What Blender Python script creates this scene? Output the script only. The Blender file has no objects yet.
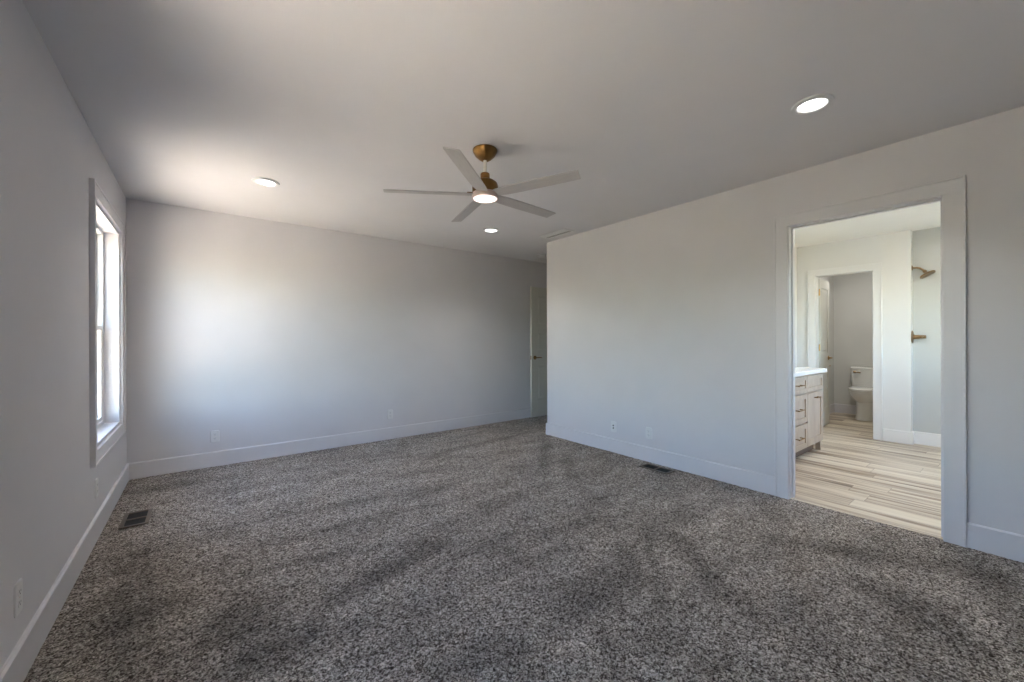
import bpy, bmesh, math, random
import numpy as np
from mathutils import Vector, Matrix

S = bpy.context.scene
COL = S.collection
random.seed(7)
rng = np.random.default_rng(11)

# ------------------------------------------------------------------ camera
CAMZ = 1.22
cam_d = bpy.data.cameras.new('camera')
cam = bpy.data.objects.new('camera', cam_d)
COL.objects.link(cam)
fw = Vector((0.61099, 0.79164, -0.00084))
rt = Vector((0.79163, -0.61099, -0.00321))
up = Vector((0.00305, -0.00130, 1.0))
cam.matrix_world = Matrix(((rt.x, up.x, -fw.x, 0), (rt.y, up.y, -fw.y, 0), (rt.z, up.z, -fw.z, CAMZ), (0, 0, 0, 1)))
cam_d.sensor_fit = 'HORIZONTAL'
cam_d.sensor_width = 36.0
cam_d.lens = 36.0 * 402.39 / 1024.0
cam_d.clip_start = 0.02
cam_d.clip_end = 300
S.camera = cam

# ------------------------------------------------------------------ world, sun, exposure
SKY_STRENGTH = 0.78
SUN_STRENGTH = 31.0
BULB = 1.0
S.view_settings.view_transform = 'Standard'
S.view_settings.look = 'None'
S.view_settings.gamma = 1.0
S.view_settings.use_curve_mapping = False
S.view_settings.exposure = 2.25
S.cycles.max_bounces = 14
S.cycles.diffuse_bounces = 8
S.cycles.transparent_max_bounces = 16
S.cycles.sample_clamp_indirect = 8.0

world = bpy.data.worlds.new('sky')
S.world = world
world.use_nodes = True
nt = world.node_tree
nt.nodes.clear()
sky = nt.nodes.new('ShaderNodeTexSky')
sky.sky_type = 'NISHITA'
sky.sun_disc = False
sky.sun_elevation = math.radians(42)
sky.sun_rotation = math.radians(10)
sky.air_density = 1.0
sky.dust_density = 0.6
sky.ozone_density = 2.5
bg = nt.nodes.new('ShaderNodeBackground')
bg.inputs['Strength'].default_value = SKY_STRENGTH
wo = nt.nodes.new('ShaderNodeOutputWorld')
nt.links.new(sky.outputs[0], bg.inputs[0])
nt.links.new(bg.outputs[0], wo.inputs[0])

sun_d = bpy.data.lights.new('sun', 'SUN')
sun_d.energy = SUN_STRENGTH
sun_d.angle = math.radians(0.6)
sun_d.color = (1.0, 0.86, 0.70)
sun = bpy.data.objects.new('sun', sun_d)
COL.objects.link(sun)
sun.location = (0, 10, 10)
sun.rotation_euler = Vector((-0.07, 0.74, 0.67)).to_track_quat('Z', 'Y').to_euler()   # light comes from +Y


# ------------------------------------------------------------------ materials
def mat(name, color=(0.8, 0.8, 0.8), rough=0.5, metal=0.0, spec=0.5):
    m = bpy.data.materials.new(name)
    m.use_nodes = True
    b = m.node_tree.nodes['Principled BSDF']
    b.inputs['Base Color'].default_value = (*color, 1)
    b.inputs['Roughness'].default_value = rough
    b.inputs['Metallic'].default_value = metal
    b.inputs['Specular IOR Level'].default_value = spec
    return m


def nd(m, t, **kw):
    n = m.node_tree.nodes.new(t)
    for k, v in kw.items():
        setattr(n, k, v)
    return n


def lk(m, a, b):
    m.node_tree.links.new(a, b)


def noisy(m, c1, c2, scale=6.0, detail=4.0, bump=0.0, bump_scale=200.0, stretch=(1, 1, 1)):
    """colour varied by noise in object space, with a fine bump"""
    b = m.node_tree.nodes['Principled BSDF']
    tc = nd(m, 'ShaderNodeTexCoord')
    mp = nd(m, 'ShaderNodeMapping')
    mp.inputs['Scale'].default_value = stretch
    lk(m, tc.outputs['Object'], mp.inputs['Vector'])
    n = nd(m, 'ShaderNodeTexNoise')
    n.inputs['Scale'].default_value = scale
    n.inputs['Detail'].default_value = detail
    lk(m, mp.outputs[0], n.inputs['Vector'])
    r = nd(m, 'ShaderNodeValToRGB')
    r.color_ramp.elements[0].position = 0.3
    r.color_ramp.elements[1].position = 0.7
    r.color_ramp.elements[0].color = (*c1, 1)
    r.color_ramp.elements[1].color = (*c2, 1)
    lk(m, n.outputs['Fac'], r.inputs[0])
    lk(m, r.outputs[0], b.inputs['Base Color'])
    if bump:
        n2 = nd(m, 'ShaderNodeTexNoise')
        n2.inputs['Scale'].default_value = bump_scale
        lk(m, tc.outputs['Object'], n2.inputs['Vector'])
        bp = nd(m, 'ShaderNodeBump')
        bp.inputs['Strength'].default_value = bump
        bp.inputs['Distance'].default_value = 0.002
        lk(m, n2.outputs['Fac'], bp.inputs['Height'])
        lk(m, bp.outputs[0], b.inputs['Normal'])
    return m


M = {}
M['wall'] = noisy(mat('wall_paint', rough=0.75, spec=0.25), (0.612, 0.602, 0.622), (0.632, 0.622, 0.642), 3, bump=0.08, bump_scale=260)
M['ceiling'] = noisy(mat('ceiling_paint', rough=0.85, spec=0.2), (0.650, 0.640, 0.652), (0.670, 0.660, 0.672), 3, bump=0.1, bump_scale=180)
M['bathwall'] = noisy(mat('bath_wall_paint', rough=0.7, spec=0.25), (0.745, 0.745, 0.725), (0.76, 0.76, 0.74), 3, bump=0.08, bump_scale=260)
M['bathceil_lit'] = noisy(mat('bath_ceiling_lit_paint', rough=0.85, spec=0.2), (0.84, 0.835, 0.80), (0.86, 0.855, 0.82), 3)  # lighter than the bedroom ceiling: the room's brightness is put into the colour
M['bathtrim'] = noisy(mat('bath_trim_paint', rough=0.4, spec=0.4), (0.78, 0.78, 0.765), (0.80, 0.80, 0.785), 3)
M['wcwall_shaded'] = noisy(mat('toilet_room_shaded_paint', rough=0.75, spec=0.25), (0.60, 0.60, 0.575), (0.62, 0.62, 0.595), 3, bump=0.08, bump_scale=260)  # greyer than the bathroom walls: the unlit room's shade is in the colour
M['trim'] = noisy(mat('trim_paint', rough=0.38, spec=0.5), (0.640, 0.632, 0.655), (0.660, 0.652, 0.675), 5)
M['door'] = noisy(mat('door_paint_shaded', rough=0.42, spec=0.45), (0.56, 0.55, 0.50), (0.58, 0.57, 0.52), 5)  # white doors; the nook's shade is put into this darker cream
M['plastic'] = noisy(mat('white_plastic', rough=0.35), (0.66, 0.66, 0.66), (0.68, 0.68, 0.68), 20)
M['vinyl'] = noisy(mat('white_vinyl', rough=0.3), (0.8, 0.8, 0.8), (0.82, 0.82, 0.82), 10)
M['dark'] = mat('dark_slot', (0.006, 0.0055, 0.005), 0.7)
M['brass'] = noisy(mat('brushed_brass', rough=0.3, metal=1.0), (0.46, 0.29, 0.11), (0.52, 0.335, 0.135), 30, stretch=(1, 1, 8))
M['antique'] = noisy(mat('antique_brass', rough=0.36, metal=1.0), (0.23, 0.125, 0.042), (0.29, 0.165, 0.058), 25)
M['bronze'] = noisy(mat('champagne_bronze', rough=0.3, metal=1.0), (0.30, 0.205, 0.115), (0.37, 0.26, 0.15), 30)
M['blade'] = noisy(mat('fan_blade_white', rough=0.5), (0.40, 0.385, 0.385), (0.44, 0.425, 0.42), 8, stretch=(1, 6, 1))
M['satin'] = noisy(mat('overexposed_rod', rough=0.3, metal=0.2), (0.72, 0.70, 0.66), (0.75, 0.73, 0.69), 20)  # white tone puts the rod's overexposed look into the colour
M['nickel'] = noisy(mat('rose_nickel', rough=0.35, metal=0.75), (0.62, 0.50, 0.45), (0.68, 0.56, 0.50), 20)
M['porcelain'] = noisy(mat('porcelain', rough=0.12), (0.80, 0.80, 0.78), (0.82, 0.82, 0.80), 3)
M['register'] = noisy(mat('brown_register', rough=0.5, metal=0.3), (0.125, 0.10, 0.082), (0.16, 0.13, 0.105), 20)
M['louvre'] = mat('shaded_louvre', (0.007, 0.0055, 0.0045), 0.7)  # near-black puts the shade of the deep duct into the slats
M['quartz'] = noisy(mat('white_quartz', rough=0.2), (0.82, 0.82, 0.82), (0.86, 0.86, 0.855), 9, bump=0)
M['shower'] = noisy(mat('shower_panel', rough=0.25), (0.50, 0.515, 0.50), (0.52, 0.535, 0.52), 3)


def emit(name, color, strength):
    m = mat(name, (0.9, 0.9, 0.9), 0.4)
    b = m.node_tree.nodes['Principled BSDF']
    b.inputs['Emission Color'].default_value = (*color, 1)
    b.inputs['Emission Strength'].default_value = strength
    return m


M['led'] = emit('led_lens', (1.0, 0.97, 0.95), 1.2)
M['fanled'] = emit('fan_led_lens', (1.0, 0.86, 0.83), 0.34)

# window glass: clear, faintly reflecting
g = bpy.data.materials.new('window_glass')
g.use_nodes = True
g.node_tree.nodes.clear()
tr = nd(g, 'ShaderNodeBsdfTransparent')
tr.inputs[0].default_value = (0.96, 0.98, 0.97, 1)
gl = nd(g, 'ShaderNodeBsdfGlossy')
gl.inputs['Roughness'].default_value = 0.02
lw_ = nd(g, 'ShaderNodeLayerWeight')
lw_.inputs['Blend'].default_value = 0.5
pw = nd(g, 'ShaderNodeMath', operation='POWER')
pw.inputs[1].default_value = 1.85
lk(g, lw_.outputs['Facing'], pw.inputs[0])
fr = nd(g, 'ShaderNodeMath', operation='MULTIPLY_ADD')
fr.inputs[1].default_value = 0.93
fr.inputs[2].default_value = 0.06
lk(g, pw.outputs[0], fr.inputs[0])
mx = nd(g, 'ShaderNodeMixShader')
go = nd(g, 'ShaderNodeOutputMaterial')
lk(g, fr.outputs[0], mx.inputs[0])
lk(g, tr.outputs[0], mx.inputs[1])
lk(g, gl.outputs[0], mx.inputs[2])
lk(g, mx.outputs[0], go.inputs[0])
M['glass'] = g


def carpet_material():
    m = mat('frieze_carpet', rough=0.95, spec=0.1)
    b = m.node_tree.nodes['Principled BSDF']
    tc = nd(m, 'ShaderNodeTexCoord')
    # warp so the tufts are irregular
    wn = nd(m, 'ShaderNodeTexNoise')
    wn.inputs['Scale'].default_value = 60
    wn.inputs['Detail'].default_value = 2
    lk(m, tc.outputs['Object'], wn.inputs['Vector'])
    ad = nd(m, 'ShaderNodeVectorMath', operation='MULTIPLY_ADD')
    ad.inputs[1].default_value = (0.012, 0.012, 0.0)
    lk(m, wn.outputs['Color'], ad.inputs[0])
    lk(m, tc.outputs['Object'], ad.inputs[2])
    v = nd(m, 'ShaderNodeTexVoronoi')
    v.inputs['Scale'].default_value = 210
    lk(m, ad.outputs[0], v.inputs['Vector'])
    v2 = nd(m, 'ShaderNodeTexVoronoi')
    v2.inputs['Scale'].default_value = 95
    lk(m, ad.outputs[0], v2.inputs['Vector'])
    sep = nd(m, 'ShaderNodeMix', data_type='RGBA')
    sep.inputs['Factor'].default_value = 0.36
    lk(m, v.outputs['Color'], sep.inputs['A'])
    lk(m, v2.outputs['Color'], sep.inputs['B'])
    sp = nd(m, 'ShaderNodeSeparateColor')
    lk(m, sep.outputs['Result'], sp.inputs[0])
    r = nd(m, 'ShaderNodeValToRGB')
    cr = r.color_ramp
    cr.elements[0].position = 0.0
    cr.elements[0].color = (0.028, 0.020, 0.015, 1)
    cr.elements[1].position = 1.0
    cr.elements[1].color = (0.90, 0.84, 0.77, 1)
    for p, c in ((0.32, (0.10, 0.083, 0.071)), (0.5, (0.32, 0.286, 0.257)), (0.78, (0.545, 0.495, 0.452))):
        e = cr.elements.new(p)
        e.color = (*c, 1)
    lk(m, sp.outputs[0], r.inputs[0])
    # pile direction left by steps and the vacuum, stored on the mesh
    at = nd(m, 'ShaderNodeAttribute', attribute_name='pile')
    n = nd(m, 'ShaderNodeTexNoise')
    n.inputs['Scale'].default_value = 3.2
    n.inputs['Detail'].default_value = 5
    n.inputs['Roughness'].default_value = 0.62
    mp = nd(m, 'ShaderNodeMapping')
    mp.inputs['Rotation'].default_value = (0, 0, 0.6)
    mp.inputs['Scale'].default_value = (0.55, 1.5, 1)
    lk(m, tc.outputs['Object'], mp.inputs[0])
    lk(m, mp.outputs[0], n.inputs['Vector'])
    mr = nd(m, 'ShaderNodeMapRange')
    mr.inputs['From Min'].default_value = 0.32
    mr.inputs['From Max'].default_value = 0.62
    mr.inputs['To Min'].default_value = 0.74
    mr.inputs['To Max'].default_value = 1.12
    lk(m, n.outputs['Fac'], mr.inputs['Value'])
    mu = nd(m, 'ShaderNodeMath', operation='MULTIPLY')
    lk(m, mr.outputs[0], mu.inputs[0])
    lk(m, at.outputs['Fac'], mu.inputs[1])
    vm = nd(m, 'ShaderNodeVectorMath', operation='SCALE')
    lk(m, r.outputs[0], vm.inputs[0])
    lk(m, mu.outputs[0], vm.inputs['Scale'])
    lk(m, vm.outputs[0], b.inputs['Base Color'])
    bp = nd(m, 'ShaderNodeBump')
    bp.inputs['Strength'].default_value = 0.9
    bp.inputs['Distance'].default_value = 0.006
    iv = nd(m, 'ShaderNodeMath', operation='SUBTRACT')
    iv.inputs[0].default_value = 0.01
    lk(m, v.outputs['Distance'], iv.inputs[1])
    lk(m, v.outputs['Distance'], bp.inputs['Height'])
    bp.invert = True
    lk(m, bp.outputs[0], b.inputs['Normal'])
    m.node_tree.nodes.remove(iv)
    return m


M['carpet'] = carpet_material()


def plank_material():
    m = mat('vinyl_plank', rough=0.38, spec=0.4)
    b = m.node_tree.nodes['Principled BSDF']
    tc = nd(m, 'ShaderNodeTexCoord')
    sx = nd(m, 'ShaderNodeSeparateXYZ')
    lk(m, tc.outputs['Object'], sx.inputs[0])

    def mth(op, a, bb=None):
        n = nd(m, 'ShaderNodeMath', operation=op)
        for i, q in enumerate((a, bb)):
            if q is None:
                continue
            if isinstance(q, (int, float)):
                n.inputs[i].default_value = q
            else:
                lk(m, q, n.inputs[i])
        return n.outputs[0]
    W, L = 0.18, 1.22
    xs = mth('DIVIDE', sx.outputs['X'], W)
    ix = mth('FLOOR', xs)
    fx = mth('FRACT', xs)
    wn0 = nd(m, 'ShaderNodeTexWhiteNoise', noise_dimensions='1D')
    lk(m, ix, wn0.inputs['W'])
    ys = mth('ADD', mth('DIVIDE', sx.outputs['Y'], L), wn0.outputs['Value'])
    iy = mth('FLOOR', ys)
    fy = mth('FRACT', ys)
    cv = nd(m, 'ShaderNodeCombineXYZ')
    lk(m, ix, cv.inputs[0])
    lk(m, iy, cv.inputs[1])
    wn = nd(m, 'ShaderNodeTexWhiteNoise', noise_dimensions='2D')
    lk(m, cv.outputs[0], wn.inputs['Vector'])
    # grain
    mp = nd(m, 'ShaderNodeMapping')
    mp.inputs['Scale'].default_value = (19, 0.75, 1)
    lk(m, tc.outputs['Object'], mp.inputs[0])
    off = nd(m, 'ShaderNodeVectorMath', operation='ADD')
    lk(m, mp.outputs[0], off.inputs[0])
    sc = nd(m, 'ShaderNodeVectorMath', operation='SCALE')
    sc.inputs['Scale'].default_value = 37.0
    lk(m, wn.outputs['Color'], sc.inputs[0])
    lk(m, sc.outputs[0], off.inputs[1])
    gr = nd(m, 'ShaderNodeTexNoise')
    gr.inputs['Scale'].default_value = 1.0
    gr.inputs['Detail'].default_value = 5
    gr.inputs['Roughness'].default_value = 0.6
    lk(m, off.outputs[0], gr.inputs['Vector'])
    tone = mth('ADD', mth('MULTIPLY', wn.outputs['Value'], 0.22), mth('MULTIPLY', gr.outputs['Fac'], 1.0))
    r = nd(m, 'ShaderNodeValToRGB')
    cr = r.color_ramp
    cr.elements[0].position = 0.40
    cr.elements[0].color = (0.17, 0.12, 0.08, 1)
    cr.elements[1].position = 0.86
    cr.elements[1].color = (0.76, 0.70, 0.58, 1)
    for p, c in ((0.50, (0.39, 0.31, 0.23)), (0.64, (0.61, 0.535, 0.425))):
        e = cr.elements.new(p)
        e.color = (*c, 1)
    lk(m, tone, r.inputs[0])
    seam = mth('MINIMUM', mth('GREATER_THAN', fx, 0.014), mth('GREATER_THAN', fy, 0.0015))
    mix = nd(m, 'ShaderNodeMix', data_type='RGBA')
    lk(m, seam, mix.inputs['Factor'])
    mix.inputs['A'].default_value = (0.10, 0.07, 0.05, 1)
    lk(m, r.outputs[0], mix.inputs['B'])
    lk(m, mix.outputs['Result'], b.inputs['Base Color'])
    return m


M['plank'] = plank_material()
M['maple'] = noisy(mat('greige_maple', rough=0.45, spec=0.4), (0.45, 0.365, 0.285), (0.55, 0.46, 0.365), 3.0, 6.0, stretch=(5, 5, 1.0))
M['toekick'] = mat('toe_kick_brown', (0.17, 0.115, 0.08), 0.6)
M['grass'] = noisy(mat('dry_grass', rough=0.95), (0.19, 0.17, 0.10), (0.28, 0.25, 0.15), 0.6, bump=0.2, bump_scale=12)
M['ground'] = noisy(mat('bounce_pad_pale', rough=0.95), (0.68, 0.60, 0.52), (0.78, 0.70, 0.61), 0.4, bump=0.2, bump_scale=8)  # pale tone chosen so the unseen pad bounces sunlight indoors


# ------------------------------------------------------------------ mesh helpers
class MB:
    def __init__(self):
        self.bm = bmesh.new()

    def box(self, x0, x1, y0, y1, z0, z1, mtx=None):
        c = Matrix.Translation(((x0 + x1) / 2, (y0 + y1) / 2, (z0 + z1) / 2)) @ Matrix.Diagonal((abs(x1 - x0), abs(y1 - y0), abs(z1 - z0), 1))
        bmesh.ops.create_cube(self.bm, size=1, matrix=(mtx @ c) if mtx else c)
        return self

    def lathe(self, prof, n=40, mtx=None, close=True):
        """prof: (radius, z) pairs"""
        rings = []
        for r, z in prof:
            if r < 1e-6:
                rings.append([self.bm.verts.new((0, 0, z))])
            else:
                rings.append([self.bm.verts.new((r * math.cos(2 * math.pi * k / n), r * math.sin(2 * math.pi * k / n), z)) for k in range(n)])
        for a, b in zip(rings, rings[1:]):
            for k in range(n):
                q = (k + 1) % n
                if len(a) == 1 and len(b) > 1:
                    self.bm.faces.new((a[0], b[k], b[q]))
                elif len(b) == 1 and len(a) > 1:
                    self.bm.faces.new((a[k], a[q], b[0]))
                elif len(a) > 1:
                    self.bm.faces.new((a[k], a[q], b[q], b[k]))
        if mtx:
            bmesh.ops.transform(self.bm, matrix=mtx, verts=[v for r in rings for v in r])
        return self

    def tube(self, pts, radii, n=14, caps=True):
        pts = [Vector(p) for p in pts]
        if not hasattr(radii, '__len__'):
            radii = [radii] * len(pts)
        rings = []
        ref = None
        for i, p in enumerate(pts):
            d = (pts[min(i + 1, len(pts) - 1)] - pts[max(i - 1, 0)]).normalized()
            if ref is None:
                ref = Vector((0, 0, 1)) if abs(d.z) < 0.9 else Vector((1, 0, 0))
            a = d.cross(ref).normalized()
            b = d.cross(a).normalized()
            ref = -b if False else a.cross(d)
            rings.append([self.bm.verts.new(p + (a * math.cos(2 * math.pi * k / n) + b * math.sin(2 * math.pi * k / n)) * radii[i]) for k in range(n)])
        for r0, r1 in zip(rings, rings[1:]):
            for k in range(n):
                q = (k + 1) % n
                self.bm.faces.new((r0[k], r0[q], r1[q], r1[k]))
        if caps:
            self.bm.faces.new(rings[0])
            self.bm.faces.new(rings[-1])
        return self

    def loft(self, loops, caps=True):
        rings = [[self.bm.verts.new(p) for p in lp] for lp in loops]
        n = len(rings[0])
        for r0, r1 in zip(rings, rings[1:]):
            for k in range(n):
                q = (k + 1) % n
                self.bm.faces.new((r0[k], r0[q], r1[q], r1[k]))
        if caps:
            self.bm.faces.new(rings[0])
            self.bm.faces.new(rings[-1])
        return self

    def prism(self, poly, z0, z1, mtx=None):
        a = [self.bm.verts.new((x, y, z0)) for x, y in poly]
        b = [self.bm.verts.new((x, y, z1)) for x, y in poly]
        n = len(poly)
        self.bm.faces.new(a[::-1])
        self.bm.faces.new(b)
        for k in range(n):
            q = (k + 1) % n
            self.bm.faces.new((a[k], a[q], b[q], b[k]))
        if mtx:
            bmesh.ops.transform(self.bm, matrix=mtx, verts=a + b)
        return self

    def build(self, name, material, parent=None, bevel=0.0, smooth=False, segs=2):
        bmesh.ops.recalc_face_normals(self.bm, faces=self.bm.faces)
        me = bpy.data.meshes.new(name)
        self.bm.to_mesh(me)
        self.bm.free()
        me.materials.append(material)
        if smooth:
            for p in me.polygons:
                p.use_smooth = True
            me.set_sharp_from_angle(angle=math.radians(38))
        o = bpy.data.objects.new(name, me)
        COL.objects.link(o)
        if parent:
            o.parent = parent
        if bevel:
            bv = o.modifiers.new('bevel', 'BEVEL')
            bv.width = bevel
            bv.segments = segs
            bv.limit_method = 'ANGLE'
            bv.angle_limit = math.radians(40)
        return o


def structure(o):
    o['kind'] = 'structure'
    return o


def thing(name, label, cat, loc=(0, 0, 0), rz=0.0, group=None):
    o = bpy.data.objects.new(name, None)
    o.empty_display_size = 0.1
    COL.objects.link(o)
    o.location = loc
    o.rotation_euler = (0, 0, rz)
    o['label'] = label
    o['category'] = cat
    if group:
        o['group'] = group
    return o


def copy_tree(o, loc, rz, label):
    r = o.copy()
    COL.objects.link(r)
    r.location = loc
    r.rotation_euler = (0, 0, rz)
    r['label'] = label
    for ch in list(o.children):
        c = ch.copy()
        COL.objects.link(c)
        c.parent = r
        for gch in list(ch.children):
            d = gch.copy()
            COL.objects.link(d)
            d.parent = c
    return r


# ------------------------------------------------------------------ dimensions
H = 2.493
XL, XR, YB, YC, YR = -0.525, 3.562, 4.903, 3.868, -0.9
XR2 = 3.682                                  # bathroom side of the right wall
DO0, DO1, DOZ = 0.338, 1.141, 2.085          # opening to the bathroom
W0, W1, WZ0, WZ1 = 3.500, 4.505, 0.562, 2.102  # window
XN = 4.97                                    # end wall of the entry nook
BX, BYN, BYS = 6.53, 2.0, -1.0               # bathroom far, north and south walls
C0, C1, CZ = 1.205, 1.785, 2.068             # toilet-room doorway
SY, SX = 0.868, 6.625                        # shower: return face and back panel
TX = 8.45                                    # toilet-room back wall
BH, BT = 0.145, 0.015                        # baseboard

# ------------------------------------------------------------------ floors and ceiling
# pile marks: pixel strokes seen on the carpet, turned to floor coordinates


def floor_pt(u, v):
    d = fw * 402.39 + rt * (u - 512) + up * (341.07 - v)
    t = -CAMZ / d.z
    return (d.x * t, d.y * t)


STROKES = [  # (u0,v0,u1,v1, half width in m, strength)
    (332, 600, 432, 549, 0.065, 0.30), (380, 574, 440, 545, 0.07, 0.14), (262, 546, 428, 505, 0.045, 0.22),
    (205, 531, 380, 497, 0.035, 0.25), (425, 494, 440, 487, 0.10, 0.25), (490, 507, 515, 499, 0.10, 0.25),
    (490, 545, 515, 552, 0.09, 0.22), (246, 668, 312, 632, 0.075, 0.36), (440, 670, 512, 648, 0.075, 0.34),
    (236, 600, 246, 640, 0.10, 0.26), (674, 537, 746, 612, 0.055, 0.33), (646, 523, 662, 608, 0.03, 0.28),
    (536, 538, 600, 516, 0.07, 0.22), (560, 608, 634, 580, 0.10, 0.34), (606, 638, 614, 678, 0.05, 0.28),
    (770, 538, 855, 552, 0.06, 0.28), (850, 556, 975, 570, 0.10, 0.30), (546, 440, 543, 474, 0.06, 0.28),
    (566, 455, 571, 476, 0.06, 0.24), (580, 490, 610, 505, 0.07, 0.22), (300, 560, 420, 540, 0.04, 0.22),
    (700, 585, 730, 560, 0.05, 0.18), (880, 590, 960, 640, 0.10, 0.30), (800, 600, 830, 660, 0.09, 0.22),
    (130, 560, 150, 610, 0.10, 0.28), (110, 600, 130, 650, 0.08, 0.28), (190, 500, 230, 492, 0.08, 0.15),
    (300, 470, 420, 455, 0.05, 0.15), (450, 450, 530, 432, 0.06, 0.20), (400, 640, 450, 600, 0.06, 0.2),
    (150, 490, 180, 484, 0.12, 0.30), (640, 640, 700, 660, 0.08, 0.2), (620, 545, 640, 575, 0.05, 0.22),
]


def make_carpet():
    x0, x1, y0, y1, st = XL - 0.03, XN + 0.05, YR - 0.03, YB + 0.03, 0.012
    xs = np.arange(x0, x1 + st, st)
    ys = np.arange(y0, y1 + st, st)
    nx, ny = len(xs), len(ys)
    gx, gy = np.meshgrid(xs, ys)
    X = gx.ravel() + rng.uniform(-.35, .35, nx * ny) * st
    Y = gy.ravel() + rng.uniform(-.35, .35, nx * ny) * st
    Z = rng.normal(0, 0.0014, nx * ny)
    # long soft undulation of the pile
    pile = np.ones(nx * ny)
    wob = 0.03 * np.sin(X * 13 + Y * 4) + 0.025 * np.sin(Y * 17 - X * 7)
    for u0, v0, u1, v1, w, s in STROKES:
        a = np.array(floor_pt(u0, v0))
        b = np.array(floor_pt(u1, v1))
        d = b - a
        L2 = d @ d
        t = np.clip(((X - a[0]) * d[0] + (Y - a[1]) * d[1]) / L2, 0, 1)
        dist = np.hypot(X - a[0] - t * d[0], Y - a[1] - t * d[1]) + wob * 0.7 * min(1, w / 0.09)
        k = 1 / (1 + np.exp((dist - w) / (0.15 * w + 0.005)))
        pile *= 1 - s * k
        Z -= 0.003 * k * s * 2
    i = np.arange(nx * ny).reshape(ny, nx)
    q = np.stack([i[:-1, :-1], i[:-1, 1:], i[1:, 1:], i[1:, :-1]], -1).reshape(-1, 4)
    cx = X[q].mean(1)
    cy = Y[q].mean(1)
    keep = (cx < XR + 0.03) | (cy > YC - 0.03)
    q = q[keep]
    me = bpy.data.meshes.new('floor')
    used = np.unique(q)
    rm = -np.ones(nx * ny, int)
    rm[used] = np.arange(len(used))
    q = rm[q]
    me.vertices.add(len(used))
    me.vertices.foreach_set('co', np.stack([X, Y, Z], -1)[used].ravel().astype(np.float32))
    me.loops.add(q.size)
    me.loops.foreach_set('vertex_index', q.ravel().astype(np.int32))
    me.polygons.add(len(q))
    me.polygons.foreach_set('loop_start', (np.arange(len(q)) * 4).astype(np.int32))
    me.update(calc_edges=True)
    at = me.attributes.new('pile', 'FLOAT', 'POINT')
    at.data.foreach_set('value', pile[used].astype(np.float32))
    me.polygons.foreach_set('use_smooth', np.ones(len(q), bool))
    me.materials.append(M['carpet'])
    o = bpy.data.objects.new('floor', me)
    COL.objects.link(o)
    structure(o)
    b = MB()
    b.box(XL - 0.16, XR2, YR - 0.15, YB + 0.15, -0.15, -0.02)
    b.box(XR2, 6.3, YC - 0.15, YB + 0.15, -0.15, -0.02)
    structure(b.build('floor_slab', M['dark']))


make_carpet()
structure(MB().box(XR + 0.022, TX + 0.1, BYS - 0.1, YC - 0.12, -0.12, -0.001).build('floor_bathroom', M['plank']))
structure(MB().box(XR + 0.012, XR + 0.045, DO0 - 0.01, DO1 + 0.01, -0.02, 0.004).build('trim_threshold', M['plank'], bevel=0.002))
b = MB()
b.box(XL - 0.16, XR + 0.06, BYS - 0.16, YB + 0.16, H, H + 0.15).box(XR + 0.06, TX + 0.12, YC - 0.2, YB + 0.16, H, H + 0.15)
structure(b.build('ceiling', M['ceiling']))
structure(MB().box(XR + 0.06, TX + 0.12, BYS - 0.16, YC - 0.2, H, H + 0.15).build('ceiling_bathroom', M['bathceil_lit']))
structure(MB().box(-90, 90, -90, 90, -0.62, -0.5).build('ground_outside', M['grass']))
structure(MB().box(-4.6, 14, -5, 11, -0.5, -0.46).build('ground_bounce_pad', M['ground']))  # unseen pale pad, added to bounce sunlight up through the windows


# ------------------------------------------------------------------ walls
def wall(name, *boxes, m='wall'):
    b = MB()
    for bx in boxes:
        b.box(*bx)
    return structure(b.build(name, M[m]))


T = 0.155
V0, V1 = 0.80, 1.60                          # second window on the same wall, beside the viewer
wall('wall_left', (XL - T, XL, YR - T, V0, -0.1, H), (XL - T, XL, V1, W0, -0.1, H), (XL - T, XL, W1, YB + T, -0.1, H),
     (XL - T, XL, W0, W1, -0.1, WZ0), (XL - T, XL, W0, W1, WZ1, H), (XL - T, XL, V0, V1, -0.1, WZ0), (XL - T, XL, V0, V1, WZ1, H))
wall('wall_back', (XL, 6.2, YB, YB + T, -0.1, H))
wall('wall_right', (XR, XR2, YR, DO0 - 0.017, -0.1, H), (XR, XR2, DO1 + 0.017, YC, -0.1, H), (XR, XR2, DO0 - 0.017, DO1 + 0.017, DOZ + 0.017, H))
wall('wall_rear', (XL, XR2, YR - T, YR, -0.1, H))
wall('wall_nook', (XR2, XN, YC - 0.12, YC, -0.1, H), (XN, XN + 0.12, YC - 0.12, 3.953, -0.1, H),
     (XN, XN + 0.12, 4.817, YB, -0.1, H), (XN, XN + 0.12, 3.953, 4.817, 2.077, H))
wall('wall_hall', (6.2, 6.32, YC - 0.12, YB + T, -0.1, H), (XN + 0.12, 6.2, YC - 0.24, YC - 0.12, -0.1, H))
SW0, SW1, SZ0, SZ1 = 4.35, 5.75, 1.0, 2.1
wall('wall_bath_south', (XR2 - 0.12, SW0, BYS - T, BYS, -0.1, H), (SW1, SX + 0.13, BYS - T, BYS, -0.1, H),
     (SW0, SW1, BYS - T, BYS, -0.1, SZ0), (SW0, SW1, BYS - T, BYS, SZ1, H), m='bathwall')
wall('wall_bath_north', (XR2, BX + 0.12, BYN, BYN + 0.1, -0.1, H), m='bathwall')
wall('wall_bath_far', (BX, BX + 0.12, SY, C0 - 0.017, -0.1, H), (BX, BX + 0.12, C1 + 0.017, BYN, -0.1, H), (BX, BX + 0.12, C0 - 0.017, C1 + 0.017, CZ + 0.017, H), m='bathwall')
wall('wall_shower', (SX, SX + 0.13, BYS, SY, -0.1, H), m='shower')
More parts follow.
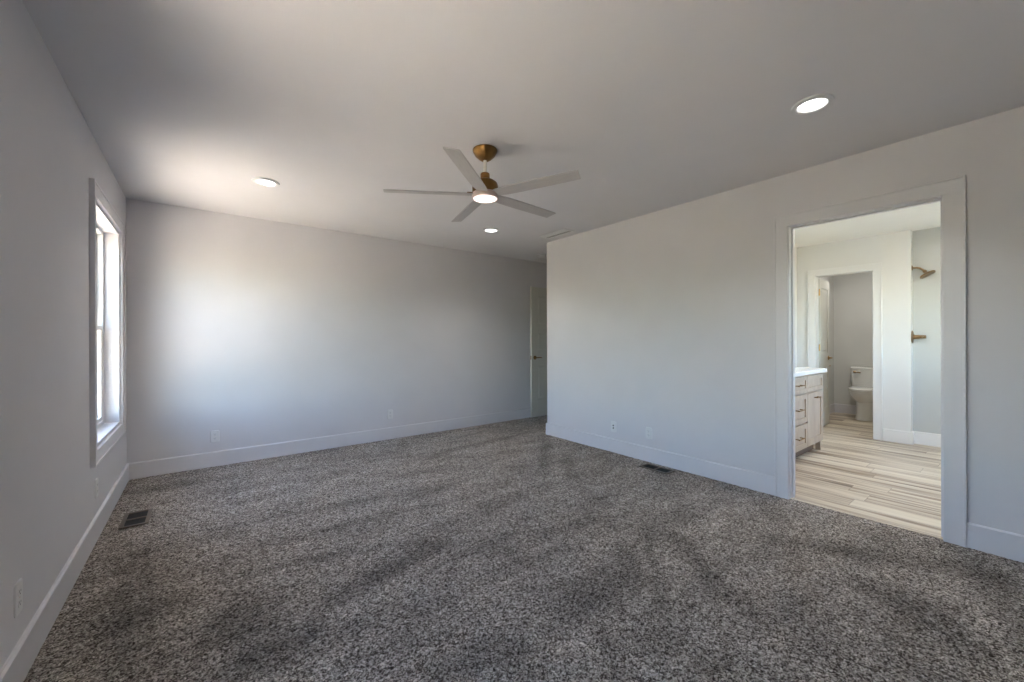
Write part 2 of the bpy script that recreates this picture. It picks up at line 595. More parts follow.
wall('wall_toilet_room', (BX + 0.12, TX + 0.1, SY, SY + 0.12, -0.1, H), (TX, TX + 0.1, SY + 0.12, 2.06, -0.1, H),
     (BX + 0.12, TX + 0.1, 2.06, 2.16, -0.1, H), m='wcwall_shaded')


# ------------------------------------------------------------------ baseboards and casings
def base_strip(name, *runs, m='trim'):
    """each run: (axis, fixed coordinate, from, to, side); side = direction the face looks"""
    b = MB()
    for ax, c, a0, a1, s in runs:
        d = BT * s
        e = 0.007 * s
        prof = [(0, -0.012), (d, -0.012), (d, BH - 0.007), (d - e, BH), (0, BH)]
        loops = []
        for a in (a0, a1):
            loops.append([(c + p, a, z) if ax == 'y' else (a, c + p, z) for p, z in prof])
        b.loft(loops)
    return structure(b.build(name, M[m]))


CW = 0.09
base_strip('baseboard_left', ('y', XL, YR, YB, 1))
base_strip('baseboard_back', ('x', YB, XL + BT, XN, -1))
base_strip('baseboard_right', ('y', XR, DO1 + CW, YC + BT, -1), ('y', XR, YR, DO0 - CW, -1))
base_strip('baseboard_nook', ('x', YC, XR, XN, 1), ('y', XN, YC + BT, 3.88, -1))
base_strip('baseboard_rear', ('x', YR, XL + BT, XR - BT, 1))
base_strip('baseboard_bath_far', ('y', BX, SY - BT, C0 - CW, -1), ('y', BX, C1 + CW, BYN, -1), ('x', SY, BX, SX, -1), ('y', SX, BYS, SY - BT, -1), m='bathtrim')
base_strip('baseboard_bath', ('x', BYN, XR2, 3.92, -1), ('x', BYS, XR2, SX, 1), ('y', XR2, BYS, DO0 - CW, 1), ('y', XR2, DO1 + CW, BYN, 1))
base_strip('baseboard_toilet_room', ('y', TX, SY + 0.12, 2.06, -1), ('x', 2.06, BX + 0.12, TX, -1), ('x', SY + 0.12, BX + 0.12, TX, 1))


def casing(name, xf, side, y0, y1, z1, z0=None, w=CW, t=0.018, reveal=0.005, m='trim'):
    """flat boards round an opening in a wall of constant x; four boards when z0 is given"""
    b = MB()
    xa, xb = sorted((xf, xf + side * t))
    xc, xd = sorted((xf, xf + side * (t + 0.006)))
    lo = -0.012 if z0 is None else z0 - w
    b.box(xa, xb, y0 - w, y0 - reveal, lo, z1 + reveal)
    b.box(xa, xb, y1 + reveal, y1 + w, lo, z1 + reveal)
    b.box(xa, xb, y0 - w, y1 + w, z1 + reveal, z1 + w)
    # back band on the outer edge
    bw = 0.012
    b.box(xc, xd, y0 - w - bw, y0 - w, lo - (bw if z0 is not None else 0), z1 + w + bw)
    b.box(xc, xd, y1 + w, y1 + w + bw, lo - (bw if z0 is not None else 0), z1 + w + bw)
    b.box(xc, xd, y0 - w, y1 + w, z1 + w, z1 + w + bw)
    if z0 is not None:
        b.box(xa, xb, y0 - reveal, y1 + reveal, z0 - w, z0 - reveal)
        b.box(xc, xd, y0 - w, y1 + w, z0 - w - bw, z0 - w)
    return structure(b.build(name, M[m], bevel=0.0015))


casing('trim_bath_doorway', XR, -1, DO0, DO1, DOZ, w=0.085)
casing('trim_bath_doorway_inner', XR2, 1, DO0, DO1, DOZ, w=0.085)
casing('trim_window', XL, 1, W0, W1, WZ1, WZ0, w=0.078, t=0.020)
casing('trim_window_near', XL, 1, V0, V1, WZ1, WZ0, w=0.085)
casing('trim_toilet_doorway', BX, -1, C0, C1, CZ, w=0.075, m='bathtrim')
casing('trim_bedroom_doorway', XN, -1, 3.97, 4.80, 2.06, w=0.07)
# jamb linings with a stop
b = MB()
b.box(XR - 0.003, XR2 + 0.003, DO0 - 0.018, DO0, -0.012, DOZ)
b.box(XR - 0.003, XR2 + 0.003, DO1, DO1 + 0.018, -0.012, DOZ)
b.box(XR - 0.003, XR2 + 0.003, DO0 - 0.018, DO1 + 0.018, DOZ, DOZ + 0.018)
b.box(XR + 0.045, XR + 0.075, DO1 - 0.011, DO1, 0, DOZ)
b.box(XR + 0.045, XR + 0.075, DO0, DO0 + 0.011, 0, DOZ)
b.box(XR + 0.045, XR + 0.075, DO0, DO1, DOZ - 0.011, DOZ)
structure(b.build('trim_bath_jamb', M['trim'], bevel=0.0015))
b = MB()
b.box(BX - 0.003, BX + 0.123, C0 - 0.018, C0, -0.012, CZ)
b.box(BX - 0.003, BX + 0.123, C1, C1 + 0.018, -0.012, CZ)
b.box(BX - 0.003, BX + 0.123, C0 - 0.018, C1 + 0.018, CZ, CZ + 0.018)
b.box(BX + 0.05, BX + 0.08, C0, C0 + 0.011, 0, CZ)
structure(b.build('trim_toilet_jamb', M['bathtrim'], bevel=0.0015))
b = MB()
b.box(XN - 0.003, XN + 0.123, 3.952, 3.97, -0.012, 2.06)
b.box(XN - 0.003, XN + 0.123, 4.80, 4.818, -0.012, 2.06)
b.box(XN - 0.003, XN + 0.123, 3.952, 4.818, 2.06, 2.078)
structure(b.build('trim_bedroom_jamb', M['trim'], bevel=0.0015))


# ------------------------------------------------------------------ windows
def make_window(name, mtx, w, z0, z1, depth, label):
    """double-hung unit; local x runs along the wall, y points outdoors, y = 0 at the room face"""
    root = thing(name, label, 'window')
    root['kind'] = 'structure'
    root.matrix_world = mtx
    zm = (z0 + z1) / 2 - 0.005
    # drywall/jamb extension reveal
    b = MB()
    j = 0.016
    f0 = depth
    b.box(0, j, -0.002, f0, z0, z1).box(w - j, w, -0.002, f0, z0, z1)
    b.box(j, w - j, -0.002, f0, z1 - j, z1).box(j, w - j, -0.002, f0, z0, z0 + j)
    b.build('window_jamb', M['trim'], root, bevel=0.001)
    b = MB()
    fwid = 0.042
    a = f0
    e = f0 + 0.075
    b.box(0, fwid, a, e, z0, z1).box(w - fwid, w, a, e, z0, z1)
    b.box(fwid, w - fwid, a, e, z1 - fwid, z1).box(fwid, w - fwid, a, e, z0, z0 + fwid)
    b.box(fwid, fwid + 0.01, a + 0.032, a + 0.04, z0 + fwid, z1 - fwid)
    b.box(w - fwid - 0.01, w - fwid, a + 0.032, a + 0.04, z0 + fwid, z1 - fwid)
    b.build('window_frame', M['vinyl'], root, bevel=0.002)

    def sash(nm, y0, y1, za, zb):
        s = 0.034
        x0, x1 = fwid + 0.002, w - fwid - 0.002
        b = MB()
        b.box(x0, x0 + s, y0, y1, za, zb).box(x1 - s, x1, y0, y1, za, zb)
        b.box(x0 + s, x1 - s, y0, y1, zb - s, zb).box(x0 + s, x1 - s, y0, y1, za, za + s)
        o = b.build(nm, M['vinyl'], root, bevel=0.003)
        ym = (y0 + y1) / 2
        MB().box(x0 + s - 0.004, x1 - s + 0.004, ym - 0.003, ym + 0.003, za + s - 0.004, zb - s + 0.004).build('window_glass', M['glass'], o)
        return o
    sash('upper_sash', a + 0.041, a + 0.068, zm - 0.017, z1 - fwid)
    lo = sash('lower_sash', a + 0.006, a + 0.031, z0 + fwid, zm + 0.017)
    MB().box(w / 2 - 0.03, w / 2 + 0.03, a - 0.004, a + 0.03, zm + 0.0175, zm + 0.028).build('sash_lock', M['vinyl'], lo, bevel=0.003)
    return root


mtx = Matrix(((0, -1, 0, XL), (1, 0, 0, W0), (0, 0, 1, 0), (0, 0, 0, 1)))
make_window('window_1', mtx, W1 - W0, WZ0, WZ1, 0.085, 'tall white double-hung window deep in the left wall near the far corner')
mtx = Matrix(((0, -1, 0, XL), (1, 0, 0, V0), (0, 0, 1, 0), (0, 0, 0, 1)))
make_window('window_3', mtx, V1 - V0, WZ0, WZ1, 0.085, 'white double-hung window in the left wall beside the viewer')
mtx = Matrix(((-1, 0, 0, SW1), (0, -1, 0, BYS), (0, 0, 1, 0), (0, 0, 0, 1)))
make_window('window_2', mtx, SW1 - SW0, SZ0, SZ1, 0.085, 'white window in the bathroom wall to the right of the doorway')


# ------------------------------------------------------------------ doors
def panel_door(name, w, h, t, panels, label):
    """leaf along local +x from the hinge, local y = thickness centred, local z up"""
    b = MB()
    xs0, xs1 = panels[0][0], panels[0][1]
    rec = 0.007
    b.box(0, w, -t / 2 + rec, t / 2 - rec, 0, h)
    for s in (-1, 1):
        ya, yb = sorted((s * (t / 2 - rec), s * t / 2))
        b.box(0, xs0, ya, yb, 0, h).box(xs1, w, ya, yb, 0, h)
        z = 0
        for (_, _, za, zb) in panels:
            b.box(xs0, xs1, ya, yb, z, za)
            z = zb
            # raised field with a bevelled edge
            g_ = 0.045
            yy0 = s * (t / 2 - rec)
            yy1 = s * (t / 2 - 0.002)
            lo = [(xs0 + 0.02, yy0, za + 0.02), (xs1 - 0.02, yy0, za + 0.02), (xs1 - 0.02, yy0, zb - 0.02), (xs0 + 0.02, yy0, zb - 0.02)]
            hi = [(xs0 + g_, yy1, za + g_), (xs1 - g_, yy1, za + g_), (xs1 - g_, yy1, zb - g_), (xs0 + g_, yy1, zb - g_)]
            b.loft([lo, hi])
        b.box(xs0, xs1, ya, yb, z, h)
    o = b.build(name, M['door'], bevel=0.0012)
    o['label'] = label
    o['category'] = 'door'
    structure(o)
    return o


def lever(parent, x, z, t, d, m):
    """rose and lever on both faces; d = direction the lever points along x"""
    b = MB()
    for s in (-1, 1):
        R = Matrix.Translation((x, s * t / 2, z)) @ Matrix.Rotation(-s * math.pi / 2, 4, 'X')
        b.lathe([(0, 0), (0.031, 0), (0.031, 0.005), (0.026, 0.009), (0.012, 0.011), (0.011, 0.042), (0, 0.042)], 28, R)
        y = s * (t / 2 + 0.04)
        b.tube([(x - d * 0.008, y, z), (x + d * 0.03, y, z), (x + d * 0.075, y, z + 0.002), (x + d * 0.115, y - s * 0.006, z - 0.004)], [0.0085, 0.0085, 0.0075, 0.006], 12)
    o = b.build('door_handle', M[m], parent, smooth=True)
    MB().box(0, 0.0015, -0.012, 0.012, -0.03, 0.03).build('latch_plate', M[m], parent)
    return o


# bedroom door, standing open against the back wall
dw = 0.80
d1 = panel_door('door_1', dw, 2.05, 0.035, [(0.115, dw - 0.115, 0.27, 0.82), (0.115, dw - 0.115, 1.03, 1.34), (0.115, dw - 0.115, 1.45, 1.93)],
                'white panelled door, shade put into its cream tone, standing open past the corner at the back wall')
hx, hy = 4.90, 4.815
d1.location = (hx, hy, 0.015)
d1.rotation_euler = (0, 0, math.pi - 0.012)
lever(d1, dw - 0.065, 0.935, 0.035, -1, 'antique')
for ch in d1.children:
    if ch.name.startswith('latch_plate'):
        ch.location = (dw, 0, 0.935)
b = MB()
for z in (0.22, 1.02, 1.80):
    b.tube([(-0.004, -0.02, z - 0.045), (-0.004, -0.02, z + 0.045)], 0.006, 10)
b.build('hinge', M['antique'], d1, smooth=True)

# toilet-room door, swung into the toilet room
tw = C1 - C0 - 0.006
d2 = panel_door('door_2', tw, 2.04, 0.035, [(0.10, tw - 0.10, 0.25, 0.82), (0.10, tw - 0.10, 1.02, 1.92)],
                'white panelled toilet-room door swung open behind the vanity')
d2.location = (BX + 0.130, C1 + 0.012, 0.012)
d2.rotation_euler = (0, 0, math.radians(3.5))
lever(d2, tw - 0.06, 0.945, 0.035, -1, 'brass')
for ch in d2.children:
    if ch.name.startswith('latch_plate'):
        ch.location = (tw, 0, 0.945)
for k, z in enumerate((0.25, 1.10, 1.852)):
    b = MB()
    b.tube([(-0.006, -0.02, z - 0.045), (-0.006, -0.02, z + 0.045)], 0.0065, 10)
    b.box(-0.0022, -0.0005, -0.018, 0.016, z - 0.045, z + 0.045)
    b.build('hinge', M['brass'], d2)


# ------------------------------------------------------------------ ceiling fan
FX, FY = 1.502, 2.234
fan = thing('ceiling_fan', 'white five-bladed ceiling fan with brass canopy and lit round lamp', 'ceiling fan', (FX, FY, H))
MB().lathe([(0, 0), (0.081, 0), (0.083, -0.006), (0.080, -0.016), (0.066, -0.040), (0.044, -0.060), (0.030, -0.070), (0.022, -0.073), (0, -0.073)], 44).build('canopy', M['antique'], fan, smooth=True)
MB().tube([(0, 0, -0.07), (0, 0, -0.17)], 0.0115, 16).build('downrod', M['satin'], fan, smooth=True)
MB().lathe([(0, -0.158), (0.028, -0.158), (0.031, -0.163), (0.031, -0.199), (0.027, -0.204), (0, -0.204)], 32).build('coupling', M['antique'], fan, smooth=True)
MB().lathe([(0, -0.200), (0.034, -0.200), (0.062, -0.208), (0.080, -0.222), (0.086, -0.240), (0.086, -0.290), (0, -0.290)], 44).build('motor_housing', M['antique'], fan, smooth=True)
MB().lathe([(0, -0.288), (0.080, -0.288), (0.087, -0.294), (0.088, -0.300), (0.088, -0.324), (0.086, -0.328), (0.0795, -0.328), (0.0795, -0.318), (0, -0.318)], 48).build('light_ring', M['nickel'], fan, smooth=True)
MB().lathe([(0, -0.319), (0.079, -0.319), (0.077, -0.328), (0.05, -0.332), (0, -0.334)], 44).build('light_lens', M['fanled'], fan, smooth=True)


def blade_mesh():
    loops = []
    pitch = math.radians(-11)
    for r, hw in ((0.070, 0.036), (0.10, 0.043), (0.16, 0.050), (0.30, 0.052), (0.50, 0.050), (0.650, 0.048), (0.664, 0.044)):
        th = 0.0035
        lp = []
        for y, z in ((-hw, 0), (-hw + 0.006, -th), (hw - 0.006, -th), (hw, 0), (hw - 0.006, th), (-hw + 0.006, th)):
            sk = 0.012 if r > 0.66 else 0
            lp.append((r - (sk if y > 0 else 0), y * math.cos(pitch) - z * math.sin(pitch), y * math.sin(pitch) + z * math.cos(pitch)))
        loops.append(lp)
    b = MB()
    b.loft(loops)
    return b


b0 = blade_mesh().build('blade', M['blade'], fan)
b0.location = (0, 0, -0.299)
arm = MB().box(0.055, 0.12, -0.022, 0.022, 0.006, 0.012, Matrix.Rotation(math.radians(-11), 4, 'X')).build('blade_bracket', M['antique'], b0, bevel=0.002)
for k in range(5):
    o = b0 if k == 0 else b0.copy()
    if k:
        COL.objects.link(o)
        o.parent = fan
        a_ = arm.copy()
        COL.objects.link(a_)
        a_.parent = o
    o.rotation_euler = (0, 0, math.radians(149 + 72 * k))


# ------------------------------------------------------------------ ceiling fittings
def downlight(loc, label, power, spread=120, group='recessed lights in the bedroom ceiling'):
    t = thing('recessed_light', label, 'ceiling light', loc, 0, group)
    MB().lathe([(0.064, -0.003), (0.068, -0.011), (0.080, -0.012), (0.093, -0.007), (0.096, -0.001), (0.096, 0.0)], 48).build('trim_ring', M['plastic'], t, smooth=True)
    MB().lathe([(0, -0.0055), (0.064, -0.0055), (0.066, -0.002), (0.066, 0.0)], 40).build('light_lens', M['led'], t, smooth=True)
    ld = bpy.data.lights.new('downlight', 'AREA')
    ld.shape = 'DISK'
    ld.size = 0.124
    ld.energy = power * BULB
    ld.color = (1.0, 0.95, 0.90)
    ld.spread = math.radians(spread)
    lo = bpy.data.objects.new('downlight', ld)
    COL.objects.link(lo)
    lo.parent = t
    lo.location = (0, 0, -0.0075)
    return t


l0 = downlight((2.615, 0.728, H), 'large round recessed ceiling light above the bathroom doorway side', 1.15)
copy_tree(l0, (2.638, 3.806, H), 0, 'round recessed ceiling light just beyond the fan')
copy_tree(l0, (0.412, 3.741, H), 0, 'round recessed ceiling light left of the fan near the window')
lb = downlight((4.9, 0.75, H), 'round recessed light in the middle of the bathroom ceiling', 2.75, 175, 'recessed lights beyond the bathroom doorway')
copy_tree(lb, (5.0, -0.45, H), 0, 'round recessed light in the bathroom ceiling by its window')
downlight((7.4, 1.5, H), 'round recessed light in the toilet-room ceiling', 2.0, 175, 'recessed lights beyond the bathroom doorway')

v = thing('ceiling_vent', 'white louvred air vent in the ceiling by the wall corner', 'air vent', (3.352, 3.475, H))
b = MB()
w2, l2 = 0.082, 0.225
b.box(-w2, -w2 + 0.022, -l2, l2, -0.008, 0).box(w2 - 0.022, w2, -l2, l2, -0.008, 0)
b.box(-w2, w2, -l2, -l2 + 0.022, -0.008, 0).box(-w2, w2, l2 - 0.022, l2, -0.008, 0)
b.build('vent_frame', M['plastic'], v, bevel=0.003)
b = MB()
for k in range(6):
    x = -0.052 + k * 0.0208
    b.box(-0.011, 0.011, -l2 + 0.022, l2 - 0.022, -0.001, 0.001, Matrix.Translation((x, 0, -0.0055)) @ Matrix.Rotation(math.radians(28 if k < 3 else -28), 4, 'Y'))
b.build('louvres', M['plastic'], v)
MB().box(-w2 + 0.02, w2 - 0.02, -l2 + 0.02, l2 - 0.02, -0.0012, -0.0002).build('vent_throat', M['register'], v)

sd = thing('smoke_detector', 'white round smoke detector on the ceiling in front of the open door', 'smoke detector', (3.99, 4.44, H))
MB().lathe([(0, 0), (0.066, 0), (0.066, -0.010), (0.062, -0.014), (0.058, -0.030), (0.046, -0.044), (0.02, -0.047), (0, -0.047)], 40).build('detector_body', M['plastic'], sd, smooth=True)
MB().lathe([(0.0595, -0.014), (0.0625, -0.017), (0.0585, -0.020), (0.0575, -0.018)], 40).build('sensor_slot', M['dark'], sd)


# ------------------------------------------------------------------ floor registers
def register(loc, rz, lx, ly, label):
    t = thing('floor_register', label, 'floor vent', loc, rz, 'floor vents in the carpet')
    b = MB()
    f = 0.022
    z1 = 0.009
    b.box(-lx, -lx + f, -ly, ly, 0, z1).box(lx - f, lx, -ly, ly, 0, z1)
    b.box(-lx + f, lx - f, -ly, -ly + f, 0, z1).box(-lx + f, lx - f, ly - f, ly, 0, z1)
    b.box(-lx + f, lx - f, -0.006, 0.006, 0, z1 - 0.001)
    b.build('register_frame', M['register'], t, bevel=0.003)
    b = MB()
    n = 5
    for k in range(n):
        x = -lx + f + (k + 0.5) * (2 * lx - 2 * f) / n
        for s in (-1, 1):
            ya, yb = sorted((s * 0.006, s * (ly - f)))
            b.box(-0.0008, 0.0008, ya, yb, -0.012, 0.0035, Matrix.Translation((x, 0, 0)) @ Matrix.Rotation(math.radians(12), 4, 'Y'))
    b.build('louvres', M['louvre'], t)
    MB().box(-lx + f, lx - f, -ly + f, ly - f, 0.0005, 0.0015).build('duct_shade_sheet', M['dark'], t)  # black sheet stands in for the shade inside the open duct
    return t


r0 = register((-0.357, 3.765, 0.004), 0, 0.074, 0.148, 'dark open floor vent in the carpet below the window')
copy_tree(r0, (3.402, 2.175, 0.004), 0, 'dark floor vent in the carpet along the right wall')


# ------------------------------------------------------------------ outlets
def plate_mesh():
    b = MB()
    w_, h_ = 0.036, 0.0585
    pr = []
    for k in range(24):
        a = 2 * math.pi * k / 24
        c, s = math.cos(a), math.sin(a)
        pr.append((math.copysign(min(abs(c) ** 0.25, 1) * w_, c), math.copysign(min(abs(s) ** 0.25, 1) * h_, s)))
    lo = [(x, 0, z) for x, z in pr]
    mi = [(x, -0.003, z) for x, z in pr]
    hi = [(x * 0.92, -0.006, z * 0.95) for x, z in pr]
    b.loft([lo, mi, hi])
    return b


def outlet(loc, rz, label):
    t = thing('electrical_outlet', label, 'outlet', loc, rz, 'white duplex outlets low on the bedroom walls')
    plate_mesh().build('cover_plate', M['plastic'], t, smooth=True)
    rec = None
    for s in (-1, 1):
        b = MB()
        pr = []
        for k in range(28):
            a = 2 * math.pi * k / 28
            pr.append((0.0165 * math.cos(a), max(-0.0125, min(0.0125, 0.0165 * math.sin(a)))))
        b.loft([[(x, -0.0055, z + s * 0.0195) for x, z in pr], [(x, -0.0075, z + s * 0.0195) for x, z in pr]])
        o = b.build('receptacle', M['plastic'], t)
        b = MB()
        for x, hh in ((-0.0063, 0.0042), (0.0063, 0.0034)):
            b.box(x - 0.0011, x + 0.0011, -0.0079, -0.007, s * 0.0195 + 0.0035 - hh, s * 0.0195 + 0.0035 + hh)
        b.lathe([(0, 0), (0.0024, 0), (0.0024, 0.0009), (0, 0.0009)], 12, Matrix.Translation((0, -0.007, s * 0.0195 - 0.0065)) @ Matrix.Rotation(math.pi / 2, 4, 'X'))
        b.build('socket_slot', M['dark'], o)
    MB().lathe([(0, 0), (0.003, 0), (0.0025, 0.0012), (0, 0.0014)], 12, Matrix.Translation((0, -0.006, 0)) @ Matrix.Rotation(math.pi / 2, 4, 'X')).build('screw', M['nickel'], t)
    return t


o0 = outlet((0.102, YB, 0.292), 0, 'white outlet on the back wall nearest the window')
copy_tree(o0, (1.859, YB, 0.305), 0, 'white outlet on the back wall near the open door')
copy_tree(o0, (XL, 3.586, 0.305), math.pi / 2, 'white outlet on the left wall below the window')
copy_tree(o0, (XL, 2.223, 0.305), math.pi / 2, 'white outlet on the left wall nearest the viewer')
copy_tree(o0, (XR, 2.364, 0.285), -math.pi / 2, 'white outlet on the right wall above the floor vent')

cj = thing('cable_plate', 'small white cable jack plate on the right wall nearest the corner', 'wall plate', (XR, 2.80, 0.278), -math.pi / 2)
plate_mesh().build('cover_plate', M['plastic'], cj, smooth=True)
b = MB()
for z in (0.014, -0.014):
    b.lathe([(0, 0), (0.0075, 0), (0.0075, 0.003), (0.0048, 0.003), (0.0048, 0.011), (0, 0.011)], 16, Matrix.Translation((0, -0.005, z)) @ Matrix.Rotation(math.pi / 2, 4, 'X'))
b.build('cable_jack', M['dark'], cj)

# ------------------------------------------------------------------ vanity
VF, VX0, VX1, VT = 1.425, 3.94, 5.462, 0.862
van = thing('vanity_cabinet', 'greige wood bathroom vanity with shaker drawers and bronze pulls', 'vanity', ((VX0 + VX1) / 2, (VF + BYN) / 2, 0))
ox, oy = van.location.x, van.location.y


def V(b, *bx):
    x0, x1, y0, y1, z0, z1 = bx
    return b.box(x0 - ox, x1 - ox, y0 - oy, y1 - oy, z0, z1)


FFY = VF + 0.019
b = MB()
V(b, VX0, VX1, FFY, BYN - 0.001, 0.10, VT)
b.build('cabinet_body', M['maple'], van, bevel=0.001)
b = MB()
V(b, VX0 + 0.002, VX1 - 0.05, FFY + 0.06, BYN - 0.02, 0.0, 0.10)
b.build('toe_kick', M['toekick'], van)
for x0 in (VX0, VX1 - 0.045):
    for y0 in (FFY, BYN - 0.06):
        b = MB()
        V(b, x0, x0 + 0.045, y0, y0 + 0.045, 0.0, 0.10)
        b.build('foot', M['maple'], van, bevel=0.003)


def shaker(name, x0, x1, z0, z1, rail=0.055, m='maple'):
    b = MB()
    V(b, x0, x0 + rail, VF, FFY, z0, z1)
    V(b, x1 - rail, x1, VF, FFY, z0, z1)
    V(b, x0 + rail, x1 - rail, VF, FFY, z0, z0 + rail)
    V(b, x0 + rail, x1 - rail, VF, FFY, z1 - rail, z1)
    V(b, x0 + rail, x1 - rail, VF + 0.010, FFY, z0 + rail, z1 - rail)
    return b.build(name, M[m], van, bevel=0.0012)


def pull(parent, xc, zc, half):
    b = MB()
    y = VF - oy
    b.tube([(xc - half - ox, y - 0.028, zc), (xc + half - ox, y - 0.028, zc)], 0.0055, 12)
    for s in (-0.7, 0.7):
        b.tube([(xc + s * half - ox, y - 0.028, zc), (xc + s * half - ox, y + 0.012, zc)], 0.0045, 10)
    b.build('pull', M['antique'], parent, smooth=True)


gp = 0.004
DX = (VX0 + 0.004, 4.448, 4.955, VX1 - 0.004)
for (za, zb) in ((0.675, 0.850), (0.372, 0.665), (0.108, 0.362)):
    o = shaker('drawer', DX[1] + gp, DX[2] - gp, za + gp, zb - gp, 0.05 if zb - za > 0.2 else 0.042)
    pull(o, (DX[1] + DX[2]) / 2, (za + zb) / 2, 0.085)
for i, (xa, xb) in enumerate(((DX[0], DX[1]), (DX[2], DX[3]))):
    shaker('false_front', xa + gp, xb - gp, 0.675 + gp, 0.850 - gp, 0.042)
    o = shaker('cabinet_door', xa + gp, xb - gp, 0.108 + gp, 0.665 - gp, 0.068)
    pull(o, (xa + xb) / 2, 0.606, 0.055)

ct = thing('vanity_countertop', 'white quartz countertop on the wooden vanity', 'countertop', (ox, oy, VT))
b = MB()
V(b, VX0 - 0.02, VX1 + 0.035, VF - 0.028, BYN - 0.001, 0.001, 0.040)
b.build('counter_slab', M['quartz'], ct, bevel=0.003)
b = MB()
V(b, VX0 - 0.02, VX1 + 0.035, BYN - 0.021, BYN - 0.001, 0.041, 0.14)
b.build('backsplash', M['quartz'], ct, bevel=0.002)

# ------------------------------------------------------------------ toilet
TY = 1.575
toi = thing('toilet', 'white two-piece toilet against the far wall of the small room', 'toilet', (TX - 0.36, TY, 0))


def egg(xc, front, back, half, z, n=36):
    """loop of an elongated bowl: front faces -x"""
    lp = []
    for k in range(n):
        a = 2 * math.pi * k / n
        c, s = math.cos(a), math.sin(a)
        lp.append((xc + (back if c > 0 else front) * c, half * s, z))
    return lp


b = MB()
b.loft([egg(0.03, 0.275, 0.22, 0.118, 0.0), egg(0.03, 0.272, 0.22, 0.117, 0.03), egg(0.03, 0.255, 0.22, 0.112, 0.10), egg(0.03, 0.250, 0.22, 0.110, 0.20),
        egg(0.03, 0.250, 0.23, 0.113, 0.265), egg(0.0, 0.300, 0.25, 0.158, 0.325), egg(-0.02, 0.335, 0.26, 0.182, 0.385), egg(-0.02, 0.345, 0.27, 0.186, 0.425), egg(-0.02, 0.338, 0.262, 0.18, 0.432)])
b.build('bowl', M['porcelain'], toi, smooth=True)
b = MB()
b.loft([egg(-0.02, 0.350, 0.22, 0.188, 0.433), egg(-0.02, 0.356, 0.22, 0.192, 0.440), egg(-0.02, 0.356, 0.22, 0.192, 0.449), egg(-0.02, 0.350, 0.22, 0.187, 0.453)])
b.build('seat', M['porcelain'], toi, smooth=True)
b = MB()
b.loft([egg(-0.02, 0.350, 0.22, 0.187, 0.455), egg(-0.02, 0.357, 0.22, 0.193, 0.461), egg(-0.02, 0.356, 0.22, 0.192, 0.472), egg(-0.02, 0.335, 0.21, 0.176, 0.481), egg(-0.02, 0.15, 0.12, 0.08, 0.484)])
b.build('seat_lid', M['porcelain'], toi, smooth=True)


def rrect(x0, x1, hy_, z, r=0.03, n=6):
    lp = []
    for cx, cy, a0 in ((x1 - r, hy_ - r, 0), (x0 + r, hy_ - r, 90), (x0 + r, -hy_ + r, 180), (x1 - r, -hy_ + r, 270)):
        for k in range(n):
            a = math.radians(a0 + 90 * k / (n - 1))
            lp.append((cx + r * math.cos(a), cy + r * math.sin(a), z))
    return lp


b = MB()
b.loft([rrect(0.17, 0.35, 0.195, 0.43), rrect(0.155, 0.352, 0.208, 0.47), rrect(0.148, 0.354, 0.216, 0.745)])
b.build('tank', M['porcelain'], toi, smooth=True)
b = MB()
b.loft([rrect(0.142, 0.356, 0.222, 0.746), rrect(0.138, 0.358, 0.226, 0.755), rrect(0.138, 0.358, 0.226, 0.775), rrect(0.145, 0.352, 0.219, 0.784)])
b.build('tank_lid', M['porcelain'], toi, smooth=True)
b = MB()
R = Matrix.Translation((0.149, 0.165, 0.705)) @ Matrix.Rotation(-math.pi / 2, 4, 'Y')
b.lathe([(0, 0), (0.020, 0), (0.020, 0.012), (0.012, 0.018), (0, 0.02)], 20, R)
b.tube([(0.125, 0.165, 0.705), (0.118, 0.15, 0.705), (0.118, 0.088, 0.700)], [0.009, 0.009, 0.011], 12)
b.build('flush_lever', M['bronze'], toi, smooth=True)

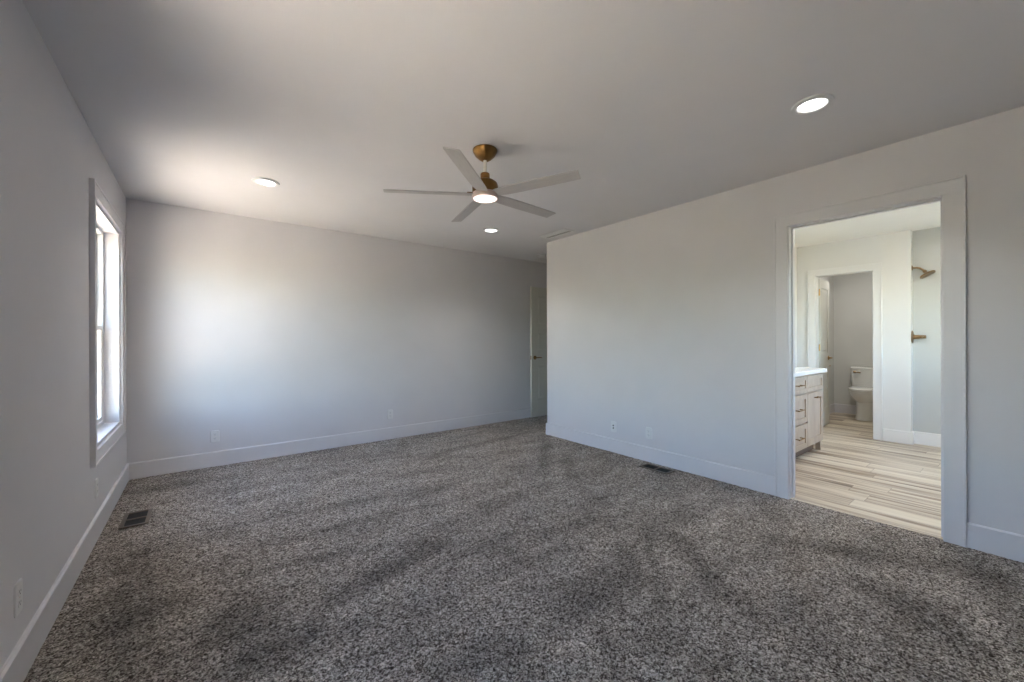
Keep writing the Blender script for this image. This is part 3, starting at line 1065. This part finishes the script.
tp = thing('toilet_paper_holder', 'small brass toilet paper holder on the wall behind the open toilet-room door', 'paper holder', (7.98, 2.06, 0.80))
b = MB()
b.lathe([(0, 0), (0.024, 0), (0.024, 0.008), (0.010, 0.012), (0.009, 0.075), (0, 0.075)], 20, Matrix.Rotation(math.pi / 2, 4, 'X'))
b.build('post', M['brass'], tp, smooth=True)
MB().tube([(0.01, -0.068, 0), (-0.14, -0.068, 0), (-0.15, -0.068, 0.012)], 0.0085, 12).build('bar', M['brass'], tp, smooth=True)

# ------------------------------------------------------------------ shower fittings
FXS = 6.592
sh = thing('shower_fixture', 'brushed gold shower head on a curved arm high on the shower wall', 'shower', (FXS, SY, 2.055))
MB().lathe([(0, 0), (0.030, 0), (0.029, 0.004), (0.016, 0.010), (0, 0.011)], 28, Matrix.Rotation(math.pi / 2, 4, 'X')).build('flange', M['bronze'], sh, smooth=True)
MB().tube([(0, -0.004, 0), (0, -0.040, 0.0), (0, -0.066, -0.010), (0, -0.088, -0.030), (0, -0.104, -0.050)], 0.0105, 14).build('shower_arm', M['bronze'], sh, smooth=True)
nrm = Vector((-0.10, -0.50, -0.86)).normalized()
R = Matrix.Translation((0, -0.104, -0.050)) @ nrm.to_track_quat('Z', 'Y').to_matrix().to_4x4()
MB().lathe([(0, -0.016), (0.012, -0.012), (0.019, 0.0), (0.016, 0.012), (0.013, 0.020), (0.022, 0.026), (0.050, 0.034), (0.068, 0.040), (0.071, 0.046), (0.071, 0.054), (0.067, 0.058), (0, 0.060)], 36, R).build('spray_head', M['bronze'], sh, smooth=True)

sv = thing('shower_valve', 'brushed gold shower valve handle at mid height on the shower wall', 'shower valve', (FXS, SY, 1.249))
MB().lathe([(0, 0), (0.074, 0), (0.074, 0.004), (0.070, 0.008), (0.030, 0.012), (0.026, 0.030), (0, 0.030)], 36, Matrix.Rotation(math.pi / 2, 4, 'X')).build('escutcheon', M['bronze'], sv, smooth=True)
b = MB()
b.lathe([(0, 0.028), (0.024, 0.028), (0.024, 0.060), (0.019, 0.064), (0.019, 0.112), (0.015, 0.116), (0, 0.117)], 28, Matrix.Rotation(math.pi / 2, 4, 'X'))
b.tube([(0, -0.085, 0), (-0.03, -0.088, 0.002), (-0.06, -0.09, 0.004)], [0.009, 0.008, 0.007], 12)
b.build('valve_handle', M['bronze'], sv, smooth=True)
